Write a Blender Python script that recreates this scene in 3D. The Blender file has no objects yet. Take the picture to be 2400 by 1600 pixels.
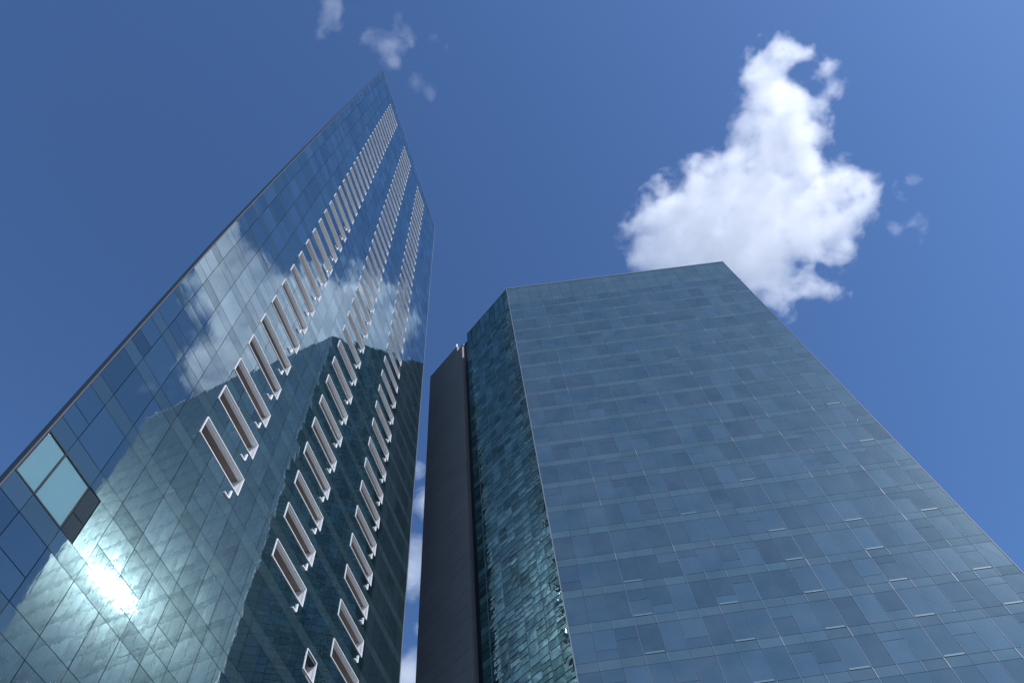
import bpy, math, random
from mathutils import Vector, Matrix

# ------------------------------------------------------------------ camera, sky, sun, exposure
sc = bpy.context.scene
S = 1.2                      # metres per survey unit
CAMZ = 1.6
CX, CY, VPX, VPY, F = 1200.0, 800.0, 1054.0, -49.0, 1630.0
up = Vector((VPX - CX, VPY - CY, F)).normalized()
fw = (Vector((0, 0, 1)) - up * up.z).normalized()
rt = fw.cross(up)
if rt.x < 0:
    rt = -rt


def ray(x, y):
    c = Vector((x - CX, y - CY, F))
    return Vector((rt.dot(c), fw.dot(c), up.dot(c))).normalized()


cam_data = bpy.data.cameras.new('camera')
cam = bpy.data.objects.new('camera', cam_data)
sc.collection.objects.link(cam)
cam_data.sensor_width = 36
cam_data.lens = F / 2400 * 36
cam_data.clip_start = 0.1
cam_data.clip_end = 30000
m = Matrix(((rt.x, -rt.y, -rt.z), (fw.x, -fw.y, -fw.z), (up.x, -up.y, -up.z)))
cam.matrix_world = Matrix.Translation((0, 0, CAMZ)) @ m.to_4x4()
sc.camera = cam

SUN_AZ, SUN_EL = math.radians(119.7), math.radians(39.6)
world = bpy.data.worlds.new('World')
sc.world = world
world.use_nodes = True
wt = world.node_tree
wt.nodes.clear()
sky = wt.nodes.new('ShaderNodeTexSky')
sky.sky_type = 'NISHITA'
sky.sun_disc = False
sky.sun_elevation = SUN_EL
sky.sun_rotation = SUN_AZ
sky.altitude = 0
sky.air_density = 0.92
sky.dust_density = 0.4
sky.ozone_density = 10.0
bg = wt.nodes.new('ShaderNodeBackground')
bg.inputs['Strength'].default_value = 0.15
wo = wt.nodes.new('ShaderNodeOutputWorld')
wt.links.new(sky.outputs[0], bg.inputs[0])
wt.links.new(bg.outputs[0], wo.inputs[0])

sun_data = bpy.data.lights.new('sun', 'SUN')
sun_data.energy = 4.0
sun_data.angle = math.radians(0.5)
sun_data.color = (1.0, 0.97, 0.93)
sun = bpy.data.objects.new('sun', sun_data)
sc.collection.objects.link(sun)
sdir = Vector((math.sin(SUN_AZ) * math.cos(SUN_EL), math.cos(SUN_AZ) * math.cos(SUN_EL), math.sin(SUN_EL)))
sun.rotation_euler = sdir.to_track_quat('Z', 'Y').to_euler()

sc.view_settings.view_transform = 'Standard'
sc.view_settings.look = 'None'
sc.view_settings.exposure = 0.13
sc.view_settings.gamma = 1.0
sc.view_settings.use_curve_mapping = False
sc.render.engine = 'CYCLES'
sc.cycles.use_denoising = True
sc.cycles.blur_glossy = 0.0
sc.cycles.sample_clamp_indirect = 30
sc.cycles.max_bounces = 18
sc.cycles.glossy_bounces = 5
sc.cycles.diffuse_bounces = 3
sc.cycles.volume_bounces = 16
sc.cycles.volume_max_steps = 512
sc.cycles.volume_step_rate = 0.25

R = random.Random(7)

# ------------------------------------------------------------------ helpers


def tag(o, label=None, cat=None, group=None, kind=None):
    if label: o['label'] = label
    if cat: o['category'] = cat
    if group: o['group'] = group
    if kind: o['kind'] = kind
    return o


def empty(name, loc=(0, 0, 0)):
    o = bpy.data.objects.new(name, None)
    sc.collection.objects.link(o)
    o.location = loc
    return o


class MB:
    """collects hexahedra and quads; build() links them as one mesh object"""

    def __init__(self):
        self.v, self.f, self.uv, self.rnd, self.typ = [], [], [], [], []

    def quad(self, a, b, c, d, rnd=0.5, typ=0.0, uv=((0, 0), (1, 0), (1, 1), (0, 1))):
        n = len(self.v)
        self.v += [a, b, c, d]
        self.f.append((n, n + 1, n + 2, n + 3))
        self.uv.append(uv)
        self.rnd.append(rnd)
        self.typ.append(typ)

    def hexa(self, fr, bk, rnd=0.5, typ=0.0):
        """fr, bk: four corners each (ccw seen from the front)"""
        n = len(self.v)
        self.v += list(fr) + list(bk)
        fs = [(0, 1, 2, 3), (7, 6, 5, 4), (0, 4, 5, 1), (1, 5, 6, 2), (2, 6, 7, 3), (3, 7, 4, 0)]
        for i, q in enumerate(fs):
            self.f.append(tuple(n + k for k in q))
            self.uv.append(((0, 0), (1, 0), (1, 1), (0, 1)) if i == 0 else ((0, 0),) * 4)
            self.rnd.append(rnd)
            self.typ.append(typ)

    def build(self, name, mat, parent=None, origin=None):
        me = bpy.data.meshes.new(name)
        o0 = Vector(origin) if origin is not None else Vector((0, 0, 0))
        me.from_pydata([tuple(Vector(p) - o0) for p in self.v], [], self.f)
        ul = me.uv_layers.new(name='UVMap')
        k = 0
        data = []
        for u in self.uv:
            for p in u:
                data += [p[0], p[1]]
        ul.data.foreach_set('uv', data)
        at = me.attributes.new('rnd', 'FLOAT', 'FACE')
        at.data.foreach_set('value', self.rnd)
        at = me.attributes.new('typ', 'FLOAT', 'FACE')
        at.data.foreach_set('value', self.typ)
        me.materials.append(mat)
        me.update()
        o = bpy.data.objects.new(name, me)
        sc.collection.objects.link(o)
        if parent is not None:
            o.parent = parent
            # parent Empties sit unrotated at their own location
            wl = Vector((0, 0, 0))
            p = parent
            while p is not None:
                wl += p.location
                p = p.parent
            o.location = o0 - wl
        else:
            o.location = o0
        return o


# ------------------------------------------------------------------ materials
class NT:
    def __init__(self, name):
        self.m = bpy.data.materials.new(name)
        self.m.use_nodes = True
        self.t = self.m.node_tree
        self.t.nodes.clear()

    def n(self, typ, **kw):
        nd = self.t.nodes.new(typ)
        for k, v in kw.items():
            if k.startswith('_'):
                nd.inputs[int(k[1:])].default_value = v
            else:
                setattr(nd, k, v)
        return nd

    def l(self, a, b):
        self.t.links.new(a, b)

    def math(self, op, a, b=None, c=None, clamp=False):
        nd = self.n('ShaderNodeMath', operation=op, use_clamp=clamp)
        for i, x in enumerate((a, b, c)):
            if x is None: continue
            if isinstance(x, (int, float)):
                nd.inputs[i].default_value = x
            else:
                self.l(x, nd.inputs[i])
        return nd.outputs[0]

    def mixc(self, fac, a, b):
        nd = self.n('ShaderNodeMix', data_type='RGBA')
        for i, x in ((0, fac), (6, a), (7, b)):
            if isinstance(x, (int, float)):
                nd.inputs[i].default_value = x
            elif isinstance(x, tuple):
                nd.inputs[i].default_value = (*x, 1) if len(x) == 3 else x
            else:
                self.l(x, nd.inputs[i])
        return nd.outputs[2]


def glass_mat(name, tint, base0, base1, refl, dust, rough, wave_scale, wave, pillow, dust_rough=0.3, dust_fac=0.1, stretch=(1, 1, 1), fine=0.0004, power=4.0, mottle=1.2, ty_add=0.02, vary=0.2, detail=1.5):
    """coated curtain-wall glass: a tinted mirror coat over a dark interior with a film of dust"""
    g = NT(name)
    at = g.n('ShaderNodeAttribute', attribute_name='rnd')
    rnd = at.outputs['Fac']
    ty = g.n('ShaderNodeAttribute', attribute_name='typ').outputs['Fac']
    geo = g.n('ShaderNodeNewGeometry')
    pos = geo.outputs['Position']
    # per-panel offset so that neighbouring panes bend the reflection differently
    wn = g.n('ShaderNodeTexWhiteNoise', noise_dimensions='1D')
    g.l(rnd, wn.inputs['W'])
    off = g.n('ShaderNodeVectorMath', operation='SCALE')
    g.l(wn.outputs['Color'], off.inputs[0]); off.inputs['Scale'].default_value = 40.0
    add = g.n('ShaderNodeVectorMath', operation='ADD')
    sp = g.n('ShaderNodeVectorMath', operation='MULTIPLY')
    g.l(pos, sp.inputs[0]); sp.inputs[1].default_value = stretch
    g.l(sp.outputs[0], add.inputs[0]); g.l(off.outputs[0], add.inputs[1])
    nz = g.n('ShaderNodeTexNoise', noise_dimensions='3D')
    nz.inputs['Scale'].default_value = wave_scale
    nz.inputs['Detail'].default_value = detail
    g.l(add.outputs[0], nz.inputs['Vector'])
    uv = g.n('ShaderNodeUVMap', uv_map='UVMap')
    sx = g.n('ShaderNodeSeparateXYZ')
    g.l(uv.outputs[0], sx.inputs[0])
    pu = g.math('MULTIPLY', sx.outputs[0], g.math('SUBTRACT', 1.0, sx.outputs[0]))
    pv = g.math('MULTIPLY', sx.outputs[1], g.math('SUBTRACT', 1.0, sx.outputs[1]))
    pil = g.math('MULTIPLY', g.math('MULTIPLY', pu, pv), 16.0)
    fz = g.n('ShaderNodeTexNoise', noise_dimensions='3D')
    fz.inputs['Scale'].default_value = 4.0; fz.inputs['Detail'].default_value = 2.0
    fs = g.n('ShaderNodeVectorMath', operation='MULTIPLY')
    g.l(add.outputs[0], fs.inputs[0]); fs.inputs[1].default_value = (1, 1, 0.3)
    g.l(fs.outputs[0], fz.inputs['Vector'])
    h = g.math('ADD', g.math('MULTIPLY', nz.outputs['Fac'], wave), g.math('MULTIPLY', pil, pillow))
    h = g.math('MULTIPLY_ADD', fz.outputs['Fac'], fine, h)
    bump = g.n('ShaderNodeBump')
    bump.inputs['Strength'].default_value = 1.0
    bump.inputs['Distance'].default_value = 1.0
    g.l(h, bump.inputs['Height'])
    lw = g.n('ShaderNodeLayerWeight')
    lw.inputs['Blend'].default_value = 0.5
    cos = g.math('SUBTRACT', 1.0, lw.outputs['Facing'])
    fr = g.math('POWER', g.math('SUBTRACT', 1.0, cos, clamp=True), power)
    rv = g.math('MULTIPLY_ADD', rnd, 0.07, refl - 0.035)
    fac = g.math('MULTIPLY_ADD', fr, 1.0 - refl, rv, clamp=True)
    fac = g.math('MULTIPLY', fac, g.math('SUBTRACT', 1.0, g.math('MULTIPLY', ty, 0.22)))
    base = g.mixc(rnd, base0, base1)
    base = g.mixc(g.math('MULTIPLY', ty, 0.55), base, tuple(min(1, c * 1.6 + ty_add) for c in base1))
    dif = g.n('ShaderNodeBsdfDiffuse')
    dn = g.n('ShaderNodeTexNoise'); dn.inputs['Scale'].default_value = 0.35; dn.inputs['Detail'].default_value = 6
    g.l(pos, dn.inputs['Vector'])
    dustv = g.math('MULTIPLY', g.math('MULTIPLY_ADD', dn.outputs['Fac'], mottle, 1.0 - mottle / 2), dust)
    g.l(g.mixc(dustv, base, (0.55, 0.58, 0.6)), dif.inputs[0])
    gl = g.n('ShaderNodeBsdfGlossy'); gl.inputs['Roughness'].default_value = rough
    ts = g.n('ShaderNodeVectorMath', operation='SCALE'); ts.inputs[0].default_value = tint
    wn2 = g.n('ShaderNodeTexWhiteNoise', noise_dimensions='1D')
    g.l(g.math('ADD', rnd, 3.7), wn2.inputs['W'])
    g.l(g.math('MULTIPLY_ADD', wn2.outputs['Value'], vary, 1.0 - vary * 0.6), ts.inputs['Scale'])
    g.l(ts.outputs[0], gl.inputs[0])
    g.l(bump.outputs[0], gl.inputs['Normal'])
    gd = g.n('ShaderNodeBsdfGlossy'); gd.inputs['Roughness'].default_value = dust_rough
    gd.inputs[0].default_value = (*tint, 1)
    g.l(bump.outputs[0], gd.inputs['Normal'])
    mg = g.n('ShaderNodeMixShader'); mg.inputs[0].default_value = dust_fac
    g.l(gl.outputs[0], mg.inputs[1]); g.l(gd.outputs[0], mg.inputs[2])
    mx = g.n('ShaderNodeMixShader')
    g.l(fac, mx.inputs[0]); g.l(dif.outputs[0], mx.inputs[1]); g.l(mg.outputs[0], mx.inputs[2])
    out = g.n('ShaderNodeOutputMaterial')
    g.l(mx.outputs[0], out.inputs[0])
    return g.m


def plain_mat(name, col, rough=0.6, metal=0.0, noise=0.15, nscale=1.5, spec=0.4, bump=0.0):
    g = NT(name)
    b = g.n('ShaderNodeBsdfPrincipled')
    nz = g.n('ShaderNodeTexNoise'); nz.inputs['Scale'].default_value = nscale; nz.inputs['Detail'].default_value = 6
    geo = g.n('ShaderNodeNewGeometry')
    g.l(geo.outputs['Position'], nz.inputs['Vector'])
    at = g.n('ShaderNodeAttribute', attribute_name='rnd')
    v = g.math('MULTIPLY_ADD', nz.outputs['Fac'], 2 * noise, 1 - noise)
    v = g.math('MULTIPLY', v, g.math('MULTIPLY_ADD', at.outputs['Fac'], 0.24, 0.88))
    sc_ = g.n('ShaderNodeVectorMath', operation='SCALE')
    sc_.inputs[0].default_value = col
    g.l(v, sc_.inputs['Scale'])
    g.l(sc_.outputs[0], b.inputs['Base Color'])
    b.inputs['Roughness'].default_value = rough
    b.inputs['Metallic'].default_value = metal
    b.inputs['Specular IOR Level'].default_value = spec
    if bump:
        bp = g.n('ShaderNodeBump'); bp.inputs['Distance'].default_value = bump
        g.l(nz.outputs['Fac'], bp.inputs['Height']); g.l(bp.outputs[0], b.inputs['Normal'])
    out = g.n('ShaderNodeOutputMaterial')
    g.l(b.outputs[0], out.inputs[0])
    return g.m


M = {}
M['glassL'] = glass_mat('tall_tower_glass', (0.69, 0.86, 0.92), (0.003, 0.011, 0.016), (0.010, 0.028, 0.034), 0.27, 0.008, 0.014, 0.35, 0.006, 0.0006, 0.25, 0.04, fine=0.0009, power=2.6, ty_add=0.016, vary=0.3)
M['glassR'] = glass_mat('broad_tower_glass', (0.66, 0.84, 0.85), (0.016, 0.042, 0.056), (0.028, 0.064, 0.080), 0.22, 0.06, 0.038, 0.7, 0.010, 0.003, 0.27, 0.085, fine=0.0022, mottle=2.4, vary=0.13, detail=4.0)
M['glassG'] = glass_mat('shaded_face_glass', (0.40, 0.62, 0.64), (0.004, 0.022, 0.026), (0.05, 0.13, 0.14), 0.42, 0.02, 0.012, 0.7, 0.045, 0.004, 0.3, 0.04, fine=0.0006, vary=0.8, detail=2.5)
M['joint'] = plain_mat('dark_joint_gasket', (0.02, 0.03, 0.035), 0.5)
M['trim'] = plain_mat('brown_grey_trim', (0.13, 0.125, 0.13), 0.5)
M['louvre'] = plain_mat('dark_louvre_slats', (0.025, 0.04, 0.055), 0.45)
M['alu'] = plain_mat('weathered_aluminium', (0.20, 0.24, 0.28), 0.5, 0.2)
M['white'] = plain_mat('white_painted_metal', (0.84, 0.86, 0.88), 0.4, 0, 0.06)
M['soffit'] = plain_mat('taupe_soffit', (0.30, 0.26, 0.24), 0.8, 0, 0.12, 3)
M['slab'] = plain_mat('dark_grey_cladding', (0.195, 0.188, 0.182), 0.6, 0, 0.12, 0.15)
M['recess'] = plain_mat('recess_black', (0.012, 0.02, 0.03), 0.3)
M['blind'] = plain_mat('pale_blind', (0.10, 0.21, 0.26), 0.5, 0, 0.05)
M['blindR'] = plain_mat('sill_strip', (0.10, 0.20, 0.26), 0.5, 0, 0.05)
M['roof'] = plain_mat('roof_membrane', (0.3, 0.3, 0.3), 0.9)
M['paving'] = plain_mat('stone_paving', (0.28, 0.27, 0.26), 0.8, 0, 0.25, 0.3)

# ------------------------------------------------------------------ ground
gm = MB()
gm.quad((-6000, -6000, 0), (6000, -6000, 0), (6000, 6000, 0), (-6000, 6000, 0))
g_ = gm.build('ground', M['paving'])
tag(g_, kind='structure')

# ------------------------------------------------------------------ facade frame


class Face:
    """a vertical facade: u runs along it, v is height above the camera (survey units), depth is outwards"""

    def __init__(self, o, d, n, warp=None):
        self.o, self.d, self.n, self.warp = Vector(o), Vector(d), Vector(n), warp

    def P(self, u, v, dep=0.0):
        if self.warp:
            u = self.warp(u, v)
        p = self.o + self.d * (u * S) + self.n * dep
        return Vector((p.x, p.y, v * S + CAMZ))

    def box(self, mb, u0, u1, v0, v1, d0, d1, rnd=0.5, typ=0.0, tilt=(0, 0)):
        a, b = tilt
        fr = [self.P(u0, v0, d1 - a - b), self.P(u1, v0, d1 + a - b), self.P(u1, v1, d1 + a + b), self.P(u0, v1, d1 - a + b)]
        bk = [self.P(u0, v0, d0), self.P(u1, v0, d0), self.P(u1, v1, d0), self.P(u0, v1, d0)]
        if self.flip:
            fr = [fr[1], fr[0], fr[3], fr[2]]
            bk = [bk[1], bk[0], bk[3], bk[2]]
        mb.hexa(fr, bk, rnd, typ)


def mkface(o, d, n, warp=None):
    f = Face(o, d, n, warp)
    # ccw test for the front face
    f.flip = (Vector(d).cross(Vector((0, 0, 1)))).dot(Vector(n)) < 0
    return f


def at_height(x, y, h):
    r = ray(x, y)
    return Vector((r.x / r.z * h, r.y / r.z * h, 0)) * S


ORIGIN = Vector((0, 0, CAMZ))


def size_seen(P):
    """rough pixel size of a panel: its corners as seen from the street spot"""
    xs = []
    for p in P:
        q = p - ORIGIN
        c = Vector((rt.x * q.x + fw.x * q.y + up.x * q.z, rt.y * q.x + fw.y * q.y + up.y * q.z, rt.z * q.x + fw.z * q.y + up.z * q.z))
        if c.z < 0.5: return 0.0
        x, y = c.x / c.z * F + CX, c.y / c.z * F + CY
        if x < -10 or x > 2410 or y < -10 or y > 1610: return 0.0
        xs.append((x, y))
    ar = 0
    for i in range(4):
        x0, y0 = xs[i]; x1, y1 = xs[(i + 1) % 4]
        ar += x0 * y1 - x1 * y0
    return abs(ar) / 2


def emit_panels(face, plist, name, mat, parent, keep=100, label=None, g=0.0125):
    """plist: (u0,u1,v0,v1,depth,rnd,typ,tilt). The largest in view become parts of their own."""
    sized = []
    for p in plist:
        u0, u1, v0, v1 = p[:4]
        sized.append((size_seen([face.P(u0, v0), face.P(u1, v0), face.P(u1, v1), face.P(u0, v1)]), p))
    sized.sort(key=lambda t: -t[0])
    rest = MB()
    for i, (a, p) in enumerate(sized):
        u0, u1, v0, v1, dep, rnd, typ, tilt = p
        if i < keep and a > 0:
            mb = MB()
            face.box(mb, u0 + g, u1 - g, v0 + g, v1 - g, dep - 0.06, dep, rnd, typ, tilt)
            mb.build(name, mat, parent, origin=face.P(u0, v0))
        else:
            face.box(rest, u0 + g, u1 - g, v0 + g, v1 - g, dep - 0.06, dep, rnd, typ, tilt)
    if rest.v:
        o = rest.build(name, mat, parent)
        tag(o, label, kind='stuff')


def rt_tilt(s):
    return (R.gauss(0, s), R.gauss(0, s))


# ================================================================== tall tower (left)
HL = 156.0
A = at_height(898.7, 168, HL)
B = at_height(1015.4, 524, HL)
dL = (B - A).normalized()
nL = Vector((dL.y, -dL.x, 0))
if nL.dot(A) > 0: nL = -nL


def warpL(u, v):
    t = max(0.0, (v - 42) / 107.0)
    return u + 2.28 * t ** 1.25 * (1 - 0.3 * u / 33.0)


FL = mkface(A, dL, nL, warpL)
tower = empty('glass_tower', (A.x, A.y, 0))
tag(tower, 'tall slender glass tower with a sharp corner and three columns of white-framed slots', 'skyscraper')

US = [-2.62, -1.53, 0.13, 1.80, 3.48, 4.96, 6.44, 7.93, 9.43, 10.94, 12.44, 13.91, 15.38, 16.86, 18.40, 19.91, 21.42, 22.92, 24.42, 25.94, 27.45, 28.95, 30.45, 31.95, 33.4]


def vf(k):                       # sill height of the slot on storey k
    return 30.55 + 3.22 * k + (0.00128 * k * k if k > 0 else 0)


SP0, SP1 = -0.95 - 0.0, 1.38     # spandrel top lies 0.95 under the sill; slot head 1.38 above it
KMIN, KMAX = -10, 36
slots = set()
for k in range(0, 37):
    for c in (4, 10, 16):
        slots.add((k, c))
openings = {}
for (k, c) in list(slots):
    for j in range(3):
        openings[(k, c + j)] = True
for k in range(-9, 0):
    for c in (16,):
        pass
openings[(-1, 14)] = True

back = MB()
panels, spand = [], []
for k in range(KMIN, KMAX + 1):
    v = vf(k)
    s_top = v - 0.95             # top of the spandrel under this storey
    head = v + 1.38
    nxt = vf(k + 1) - 0.95
    for c in range(24):
        u0, u1 = US[c], US[c + 1]
        op = (k, c) in openings
        # spandrel band above the head
        FL.box(back, u0, u1, head, nxt, -0.5, -0.14)
        FL.box(back, u0, u1, s_top, v, -0.5, -0.14)
        if not op:
            FL.box(back, u0, u1, v, head, -0.5, -0.14)
        spand.append((u0, u1, head, nxt, 0.0, R.random(), 1.0, rt_tilt(0.0018)))
        if op:
            panels.append((u0, u1, s_top, v, 0.0, R.random(), 0.0, rt_tilt(0.002)))
        else:
            q = R.random()
            if q < 0.28:
                panels.append((u0, u1, s_top, v, 0.0, R.random(), 0.0, rt_tilt(0.002)))
                panels.append((u0, u1, v, head, 0.0, R.random(), 0.0, rt_tilt(0.002)))
            else:
                panels.append((u0, u1, s_top, head, 0.0, R.random(), R.choice((0, 0, 0, 0.15, 0.35)), rt_tilt(0.0014)))
# crown above the last slots
vt = vf(KMAX + 1) - 0.95
cr = [vt, vt + 2.2, 156.0]
for a, b in zip(cr[:-1], cr[1:]):
    for c in range(24):
        FL.box(back, US[c], US[c + 1], a, b, -0.5, -0.14)
        panels.append((US[c], US[c + 1], a, b, 0.0, R.random(), 0.3, rt_tilt(0.002)))
# pale lit blinds in the corner windows of one storey
kb = -3
vb0 = vf(kb) - 0.95
skip = []
pl2 = []
for p in panels:
    if p[1] <= 0.14 and abs(p[2] - vb0) < 0.01 or (p[1] <= 0.14 and abs(p[2] - vf(kb)) < 0.01):
        continue
    if abs(p[0] - 0.13) < 0.01 and (abs(p[2] - vb0) < 0.01 or abs(p[2] - vf(kb)) < 0.01):
        continue
    pl2.append(p)
panels = pl2
hb = vf(kb) + 1.38
back.build('wall', M['joint'], tower)
emit_panels(FL, panels, 'glass_panel', M['glassL'], tower, 100, 'remaining far glass panels', 0.016)
emit_panels(FL, spand, 'spandrel_panel', M['glassL'], tower, 100, 'remaining far spandrel panels')
for (a, b) in ((-2.57, -1.55), (-1.47, 0.08)):
    w = MB(); FL.box(w, a, b, vb0 + 0.06, hb - 0.06, -0.10, -0.04); o = w.build('window', M['blind'], tower)
    o['label'] = 'pale cyan lit corner window'
    fr_ = MB()
    FL.box(fr_, a - 0.035, a, vb0, hb, -0.10, 0.02); FL.box(fr_, b, b + 0.035, vb0, hb, -0.10, 0.02)
    FL.box(fr_, a, b, hb - 0.06, hb, -0.10, 0.02); FL.box(fr_, a, b, vb0, vb0 + 0.06, -0.10, 0.02)
    # frames hang off their window
    fo = fr_.build('frame', M['joint'], o)
# two louvred vents beside them, glass around
for (a, b) in ((vb0 + 0.03, vb0 + 0.9), (vb0 + 0.96, hb - 0.06)):
    lv = MB()
    n_ = 9
    for i in range(n_):
        y0 = 0.2 + i * 0.66 / n_
        FL.box(lv, y0, y0 + 0.035, a, b, -0.09, 0.0, R.random())
    lv.build('vent_louvre', M['louvre'], tower)
rest_ = MB()
FL.box(rest_, 0.90, 1.79, vb0 + 0.012, hb - 0.012, -0.06, 0.0, 0.4)
rest_.build('glass_panel', M['glassL'], tower)

# trims
tr = MB()
vs = [-1.2, 20, 42, 60, 80, 100, 120, 140, 156]
for a, b in zip(vs[:-1], vs[1:]):
    FL.box(tr, -2.66, -2.63, a, b, -0.08, 0.01)
tr.build('corner_trim', M['trim'], tower)
tr = MB()
for a, b in zip(vs[:-1], vs[1:]):
    FL.box(tr, 33.41, 33.5, a, b, -0.5, 0.03)
tr.build('corner_trim', M['alu'], tower)
tr = MB(); FL.box(tr, -2.7, 33.5, 156.0, 156.2, -0.6, 0.05); tr.build('coping', M['alu'], tower)

# lower blank part and body behind the facade
body = MB()
for a, b in zip(vs[:-1], vs[1:]):
    p0, p1 = FL.P(-2.6, a, -0.5), FL.P(33.4, a, -0.5)
    q0, q1 = FL.P(-2.6, b, -0.5), FL.P(33.4, b, -0.5)
    o0 = Vector((-12, 16, 0)) * S
    o1 = Vector((-9, 13, 0)) * S
    body.quad(p0 + o0, p0, q0, q0 + o0, R.random())
    body.quad(p1, p1 + o1, q1 + o1, q1, R.random())
    body.quad(p1 + o1, p0 + o0, q0 + o0, q1 + o1, R.random())
    if b == 156:
        body.quad(q0, q1, q1 + o1, q0 + o0)
body.build('rear_wall', M['slab'], tower)
sg = MB()
o1 = Vector((-9, 13, 0)) * S
on = Vector((13, 9, 0)).normalized() * 0.06
for k in range(KMIN, KMAX + 1):
    for (a, b, ty) in ((vf(k) - 0.95, vf(k) + 1.38, 0.0), (vf(k) + 1.38, vf(k + 1) - 0.95, 1.0)):
        for c in range(9):
            f0, f1 = (c + 0.01) / 9, (c + 0.99) / 9
            p, q = FL.P(33.4, a + .015, -0.5) + on, FL.P(33.4, b - .015, -0.5) + on
            sg.quad(p + o1 * f0, p + o1 * f1, q + o1 * f1, q + o1 * f0, R.random(), ty)
sg.build('side_glazing', M['glassL'], tower)
low = MB()
vlow = vf(KMIN) - 0.95
FL.box(low, -2.6, 33.4, -CAMZ / S, vlow, -0.5, 0.0)
low.build('base_wall', M['glassL'], tower)

# slots
slot_list = []
for k in range(0, 37):
    for c in (4, 10, 16):
        slot_list.append((US[c], US[c + 3], vf(k), k))
slot_list.append((18.44, 19.9, 27.52, -1))
sized = sorted(slot_list, key=lambda s: -size_seen([FL.P(s[0], s[2]), FL.P(s[1], s[2]), FL.P(s[1], s[2] + 1.38), FL.P(s[0], s[2] + 1.38)]))
rest = {'frame': MB(), 'soffit': MB(), 'jamb': MB()}
for i, (u0, u1, v0, k) in enumerate(sized):
    own = i < 100
    v1 = v0 + 1.38
    t = 0.042
    fr_ = MB() if own else rest['frame']
    so = MB() if own else rest['soffit']
    ja = MB() if own else rest['jamb']
    FL.box(fr_, u0 + .02, u0 + t + .02, v0, v1, -0.12, 0.05)
    FL.box(fr_, u1 - t - .02, u1 - .02, v0, v1, -0.12, 0.05)
    FL.box(fr_, u0 + t + .02, u1 - t - .02, v0, v0 + t, -0.12, 0.05)
    FL.box(fr_, u0 + t + .02, u1 - t - .02, v1 - t, v1, -0.12, 0.05)
    D = 1.5
    FL.box(so, u0 + .02, u1 - .02, v1 - .03, v1 + .12, -D, -0.35, R.random())       # ceiling
    FL.box(so, u0 + .02, u1 - .02, v0 - .9, v1, -D - 0.1, -D, R.random())         # back of the loggia
    FL.box(ja, u1 - t, u1, v0 - .05, v1 - .03, -D, -0.12, R.random())
    FL.box(ja, u0, u0 + t, v0 - .05, v1 - .03, -D, -0.12, R.random())
    FL.box(ja, u0 + t, u1 - t, v1 - .10, v1 - .02, -0.35, -0.12, R.random())
    if own:
        root = fr_.build('loggia', M['white'], tower, origin=FL.P(u0, v0))
        so.build('soffit', M['soffit'], root)
        ja.build('jamb', M['white'], root)
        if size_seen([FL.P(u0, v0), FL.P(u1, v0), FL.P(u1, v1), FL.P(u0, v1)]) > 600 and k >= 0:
            hk = MB()  # white L shape standing in for the sunlit jamb glimpsed through the glass
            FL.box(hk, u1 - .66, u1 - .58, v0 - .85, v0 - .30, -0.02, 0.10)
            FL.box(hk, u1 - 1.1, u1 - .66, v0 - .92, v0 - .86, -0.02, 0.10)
            hk.build('jamb_glint', M['white'], root)
nm_ = {'frame': 'white', 'soffit': 'soffit', 'jamb': 'white'}
for key, mb in rest.items():
    if mb.v:
        tag(mb.build('loggia' if key == 'frame' else 'loggia_' + key, M[nm_[key]], tower), 'farthest white-framed slots', kind='stuff')

# ================================================================== broad tower (right)
HR = 100.0
L = at_height(1187.4, 677.6, HR)
Rr = at_height(1694, 614, HR)
G = at_height(1094, 784, HR)
dM = (Rr - L).normalized()
nM = Vector((dM.y, -dM.x, 0))
if nM.dot(L) > 0: nM = -nM
dG = (G - L).normalized()
nG = Vector((dG.y, -dG.x, 0))
if nG.dot(L) > 0: nG = -nG
FM = mkface(L, dM, nM)
FG = mkface(L, dG, nG)
bt = empty('office_tower', (L.x, L.y, 0))
tag(bt, 'broad angular glass office tower with a dark green shaded side and grey clad end', 'office building')

WM = (Rr - L).length / S
nmod = 21
UM = [WM * i / nmod for i in range(nmod + 1)]


def vm(j):                      # top of the spandrel of storey j
    return 32.65 + 3.32 * j


backm = MB()
pm, sm, strips = [], [], []
JT = 18
for j in range(-8, JT + 1):
    a = vm(j)
    b = vm(j + 1) - 0.8 if j < JT else 94.0
    for c in range(nmod):
        u0, u1 = UM[c], UM[c + 1]
        sm.append((u0, u1, a - 0.8, a, 0.0, R.random(), 1.0, rt_tilt(0.0012)))
        q = R.random()
        if q < 0.3:
            h = R.choice((0.33, 0.6, 0.72)) * (b - a)
            pm.append((u0, u1, a, a + h, 0.0, R.random(), 0.0, rt_tilt(0.0018)))
            pm.append((u0, u1, a + h, b, 0.0, R.random(), 0.0, rt_tilt(0.0018)))
        else:
            pm.append((u0, u1, a, b, 0.0, R.random(), 0.0, rt_tilt(0.0016)))
        if c % 4 == 3 and (j < 2 or R.random() < max(0.05, 0.5 - 0.06 * j)):
            strips.append((u0 + 0.1, u1 - 0.12, a + 0.04, a + 0.17))
for c in range(nmod):
    for a, b in ((94.0, 95.6), (95.6, 97.8), (97.8, 100.0)):
        sm.append((UM[c], UM[c + 1], a, b, 0.0, R.random(), 1.0, rt_tilt(0.003)))
FM.box(backm, 0.0, WM, -CAMZ / S, 99.9, -0.5, -0.12)
backm.build('wall', M['joint'], bt)
emit_panels(FM, pm, 'glass_panel', M['glassR'], bt, 100, 'remaining sunlit glass panels')
emit_panels(FM, sm, 'spandrel_panel', M['glassR'], bt, 100, 'remaining sunlit spandrel panels')
for (u0, u1, v0, v1) in strips:
    w = MB(); FM.box(w, u0, u1, v0, v1, -0.05, 0.03); w.build('sill', M['blindR'], bt, origin=FM.P(u0, v0))
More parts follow.
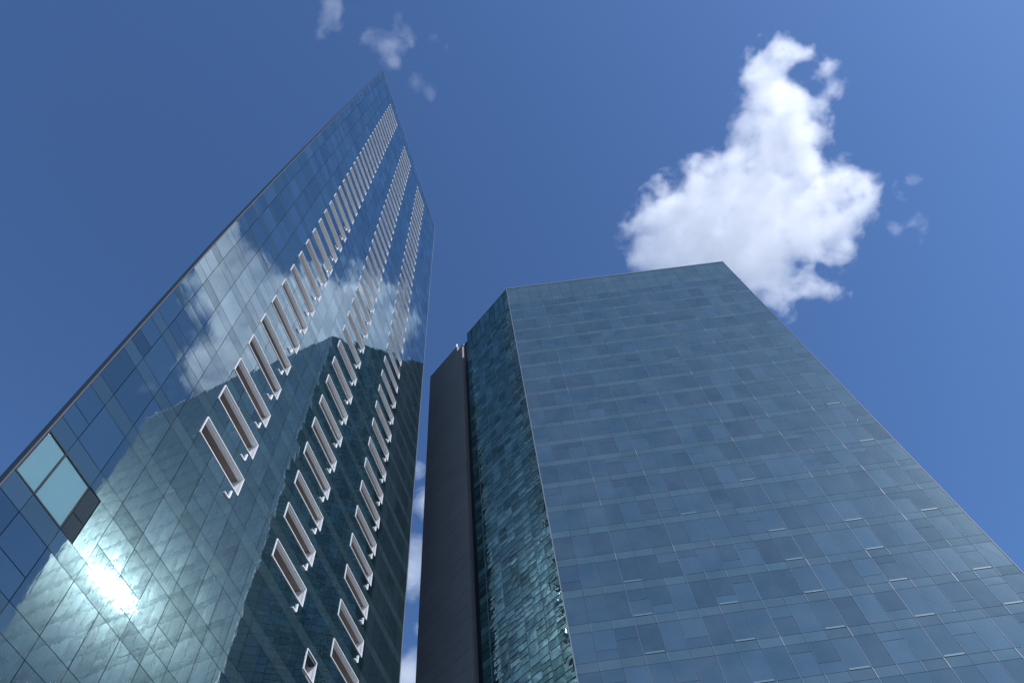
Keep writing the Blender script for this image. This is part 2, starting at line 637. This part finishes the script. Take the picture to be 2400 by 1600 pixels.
for c in range(1, nmod):
    mu = MB()
    w_ = 0.012 if c % 3 == 0 else 0.006
    for j in range(-8, JT + 1):
        k_ = 2.6 if R.random() < 0.6 else 1.0
        top = 94.0 if j == JT else vm(j + 1) - 0.8
        FM.box(mu, UM[c] - w_ * k_, UM[c] + w_ * k_, vm(j) - 0.8, vm(j), -0.1, 0.03, R.random())
        FM.box(mu, UM[c] - w_, UM[c] + w_, vm(j), top, -0.1, 0.025, R.random())
    mu.build('mullion', M['alu'], bt)
ed = MB(); FM.box(ed, -0.09, 0.0, -1.3, 100, -0.3, 0.06); ed.build('corner_trim', M['alu'], bt)
ed = MB(); FM.box(ed, WM, WM + 0.06, -1.3, 100, -0.3, 0.03); ed.build('corner_trim', M['trim'], bt)
cp = MB(); FM.box(cp, -0.09, WM + 0.1, 100.0, 100.22, -0.5, 0.08); cp.build('coping', M['alu'], bt)

# shaded face
NG = 9
UG = [0.02 + 10.03 * i / NG for i in range(NG + 1)]
pg = []


def saw(sg):                     # every pane of this face is set slightly skew, like shingles
    return (0.036 + R.gauss(0, sg * 0.35), R.gauss(0, sg * 0.35))


for j in range(-8, JT + 1):
    a = vm(j)
    b = vm(j + 1) - 0.8 if j < JT else 94.0
    for c in range(NG):
        pg.append((UG[c], UG[c + 1], a - 0.8, a, 0.0, R.random(), 1.0, saw(0.004)))
        cuts = R.choice(([0.5], [0.25, 0.5, 0.75], [0.33, 0.66], [0.4, 0.7], [0.2, 0.4, 0.6, 0.8]))
        e_ = [a] + [a + q * (b - a) for q in cuts] + [b]
        for y0, y1 in zip(e_[:-1], e_[1:]):
            pg.append((UG[c], UG[c + 1], y0, y1, 0.0, R.random(), 0.0, saw(0.006)))
for c in range(NG):
    for a, b in ((94.0, 97.0), (97.0, 100.0)):
        pg.append((UG[c], UG[c + 1], a, b, 0.0, R.random(), 0.5, rt_tilt(0.004)))
w = MB(); FG.box(w, 0.0, 10.05, -CAMZ / S, 99.9, -0.5, -0.12); w.build('side_wall', M['joint'], bt)
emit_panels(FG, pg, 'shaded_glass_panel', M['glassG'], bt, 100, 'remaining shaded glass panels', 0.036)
for c in (2, 4, 6, 8):
    mu = MB(); FG.box(mu, UG[c] - 0.025, UG[c] + 0.025, -1.3, 94.0, -0.1, 0.05); mu.build('side_mullion', M['alu'], bt)
cp = MB(); FG.box(cp, 0.0, 10.05, 100.0, 100.2, -0.5, 0.05); cp.build('coping', M['alu'], bt)
# black recess and grey clad end wall
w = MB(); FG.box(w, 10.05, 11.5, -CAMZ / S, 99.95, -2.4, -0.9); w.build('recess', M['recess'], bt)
w = MB()
v = -CAMZ / S
while v < 99.9:
    b = min(v + 1.66, 99.98)
    a_ = 11.45
    if b > 98.5: a_ = 12.6
    for q0, q1 in ((a_, 14.2), (14.225, 17.0), (17.025, 19.75)):
        FG.box(w, q0, q1, v, b - 0.03, -0.5, 0.0, 0.35 + 0.3 * R.random(), 0)
    v = b
w.build('clad_wall', M['slab'], bt)
w = MB(); FG.box(w, 11.5, 19.7, -CAMZ / S, 99.6, -3.0, -0.52); w.build('core_wall', M['slab'], bt)
w = MB(); FG.box(w, 12.65, 12.9, 99.6, 100.7, -0.2, 0.06); w.build('lit_wall_sliver', M['white'], bt)  # white block standing in for the sunlit sliver of the notch side
# body behind
bd = MB()
zt = 99.8 * S + CAMZ
pts = [FG.P(19.7, 0, -0.5), FG.P(11.5, 0, -3.0), FG.P(10.05, 0, -3.0), FG.P(0.6, 0, -0.6), FM.P(0.6, 0, -0.6), FM.P(WM, 0, -0.5)]
e0 = pts[0] + Vector((6, 34, 0)) * S
e1 = pts[-1] + Vector((4, 30, 0)) * S
ring = pts + [e1, e0]
for i in range(len(ring)):
    p, q = ring[i], ring[(i + 1) % len(ring)]
    bd.quad((p.x, p.y, 0), (q.x, q.y, 0), (q.x, q.y, zt), (p.x, p.y, zt), R.random())
n = len(bd.v)
bd.v += [(p.x, p.y, zt) for p in ring]
bd.f.append(tuple(range(n, n + len(ring)))); bd.uv.append(((0, 0),) * len(ring)); bd.rnd.append(.5); bd.typ.append(0)
bd.build('rear_wall', M['slab'], bt)

# ================================================================== clouds


def cloud(name, label, blobs, dist, dens, th, namp, nscale, gain, flat=1.0, seed=0.0, group=None, g_=0.6, warp=1.2):
    cs = []
    for (x, y, r) in blobs:
        c = ORIGIN + ray(x, y) * dist
        cosv = ray(x, y).dot(ray(CX, CY))
        cs.append((c, r * dist * cosv / F))
    cen = sum((c for c, r in cs), Vector()) / len(cs)
    vdir = ray(*[sum(b[i] for b in blobs) / len(blobs) for i in (0, 1)])
    # hull: voxel union of spheres round the blobs
    me = bpy.data.meshes.new(name)
    import bmesh
    bm = bmesh.new()
    for c, r in cs:
        mm = Matrix.Translation(c - cen) @ Matrix.Scale(r * 1.55, 4)
        bmesh.ops.create_icosphere(bm, subdivisions=2, radius=1.0, matrix=mm)
    bm.to_mesh(me); bm.free()
    o = bpy.data.objects.new(name, me)
    sc.collection.objects.link(o)
    md = o.modifiers.new('Remesh', 'REMESH'); md.mode = 'VOXEL'; md.voxel_size = max(4.0, min(r for c, r in cs) * 0.35)
    o.location = cen
    g = NT(name + '_vapour')
    tc = g.n('ShaderNodeTexCoord')
    nz = g.n('ShaderNodeTexNoise', noise_dimensions='3D'); nz.inputs['Scale'].default_value = nscale
    nz.inputs['Detail'].default_value = 7; nz.inputs['Roughness'].default_value = 0.62
    ofs = g.n('ShaderNodeVectorMath', operation='ADD'); ofs.inputs[1].default_value = (seed * 1000, seed * 300, 0)
    g.l(tc.outputs['Object'], ofs.inputs[0])
    wz = g.n('ShaderNodeTexNoise', noise_dimensions='3D'); wz.inputs['Scale'].default_value = nscale * 0.6
    wz.inputs['Detail'].default_value = 3
    g.l(ofs.outputs[0], wz.inputs['Vector'])
    wa = g.n('ShaderNodeVectorMath', operation='SCALE'); wa.inputs['Scale'].default_value = warp / nscale
    g.l(wz.outputs['Color'], wa.inputs[0])
    wb = g.n('ShaderNodeVectorMath', operation='ADD')
    g.l(ofs.outputs[0], wb.inputs[0]); g.l(wa.outputs[0], wb.inputs[1])
    g.l(wb.outputs[0], nz.inputs['Vector'])
    total = None
    for c, r in cs:
        dnode = g.n('ShaderNodeVectorMath', operation='DISTANCE')
        g.l(tc.outputs['Object'], dnode.inputs[0]); dnode.inputs[1].default_value = tuple(c - cen)
        mr = g.n('ShaderNodeMapRange'); mr.inputs[1].default_value = r * 1.6; mr.inputs[2].default_value = r * 0.3
        mr.inputs[3].default_value = 0; mr.inputs[4].default_value = 1
        g.l(dnode.outputs['Value'], mr.inputs[0])
        total = mr.outputs[0] if total is None else g.math('MAXIMUM', total, mr.outputs[0]) if False else g.math('ADD', total, mr.outputs[0])
    total = g.math('MINIMUM', total, 1.3)
    e = g.math('MULTIPLY_ADD', nz.outputs['Fac'], namp, -0.5 * namp)
    e = g.math('ADD', g.math('SUBTRACT', total, th), e)
    dn = g.math('MULTIPLY', g.math('MULTIPLY', e, gain, clamp=True), dens)
    vs_ = g.n('ShaderNodeVolumeScatter')
    vs_.inputs['Color'].default_value = (1, 1, 1, 1)
    vs_.inputs['Anisotropy'].default_value = g_
    g.l(dn, vs_.inputs['Density'])
    out = g.n('ShaderNodeOutputMaterial')
    g.l(vs_.outputs[0], out.inputs['Volume'])
    me.materials.append(g.m)
    tag(o, label, 'cloud', group)
    return o


main_blobs = [(1520, 540, 60), (1600, 510, 85), (1700, 500, 105), (1810, 490, 105), (1910, 490, 85), (1985, 480, 55), (1690, 425, 58), (1780, 390, 72),
              (1860, 360, 62), (1800, 310, 68), (1872, 300, 54), (1800, 240, 62), (1795, 180, 54), (1808, 138, 44), (1838, 115, 30), (1865, 235, 34),
              (1700, 610, 100), (1800, 630, 80), (1600, 610, 80), (1930, 560, 52), (1960, 600, 36), (1530, 600, 45), (1898, 118, 25), (1932, 158, 27),
              (1958, 205, 22), (1918, 245, 22), (1875, 130, 20), (1940, 680, 36), (1900, 665, 30), (1835, 700, 42), (1620, 385, 24), (2028, 440, 32), (1975, 400, 30)]
cloud('cumulus_cloud', 'large bright white cloud rising behind the broad office tower', main_blobs, 1500, 0.036, 0.56, 5.4, 0.02, 0.75, warp=0.9)
cloud('wispy_cloud', 'torn cloud wisp touching the upper picture edge, leftmost of all clouds',
      [(768, 15, 26), (775, 50, 22), (755, 85, 16), (790, 20, 16)], 1500, 0.014, 0.52, 6.5, 0.024, 0.6, seed=1.3, group='small wisps of cloud')
cloud('wispy_cloud', 'small soft puff of cloud just above the sharp tip of the tall tower',
      [(868, 96, 22), (900, 100, 24), (922, 130, 26), (944, 85, 24), (938, 40, 14), (925, 150, 15)], 1500, 0.015, 0.48, 6.5, 0.024, 0.6, seed=2.7, group='small wisps of cloud')
cloud('wispy_cloud', 'faintest shred of cloud right of the tall tower tip',
      [(975, 195, 18), (1012, 218, 16), (1022, 90, 14), (1050, 115, 13)], 1500, 0.006, 0.5, 5.0, 0.02, 1.0, seed=4.1, group='small wisps of cloud')
cloud('wispy_cloud', 'tiny cloud shred right of the big white cloud',
      [(2129, 440, 24), (2148, 520, 20), (2100, 535, 18), (2160, 565, 15)], 1500, 0.014, 0.6, 6.5, 0.024, 0.6, seed=5.9, group='small wisps of cloud')
cloud('low_cloud', 'low pale streaky cloud seen in the narrow gap between the two towers',
      [(965, 1330, 55), (1000, 1180, 30), (950, 1590, 60), (985, 1470, 22), (975, 1100, 18)], 2500, 0.03, 0.3, 4.0, 0.01, 1.0, seed=7.7)
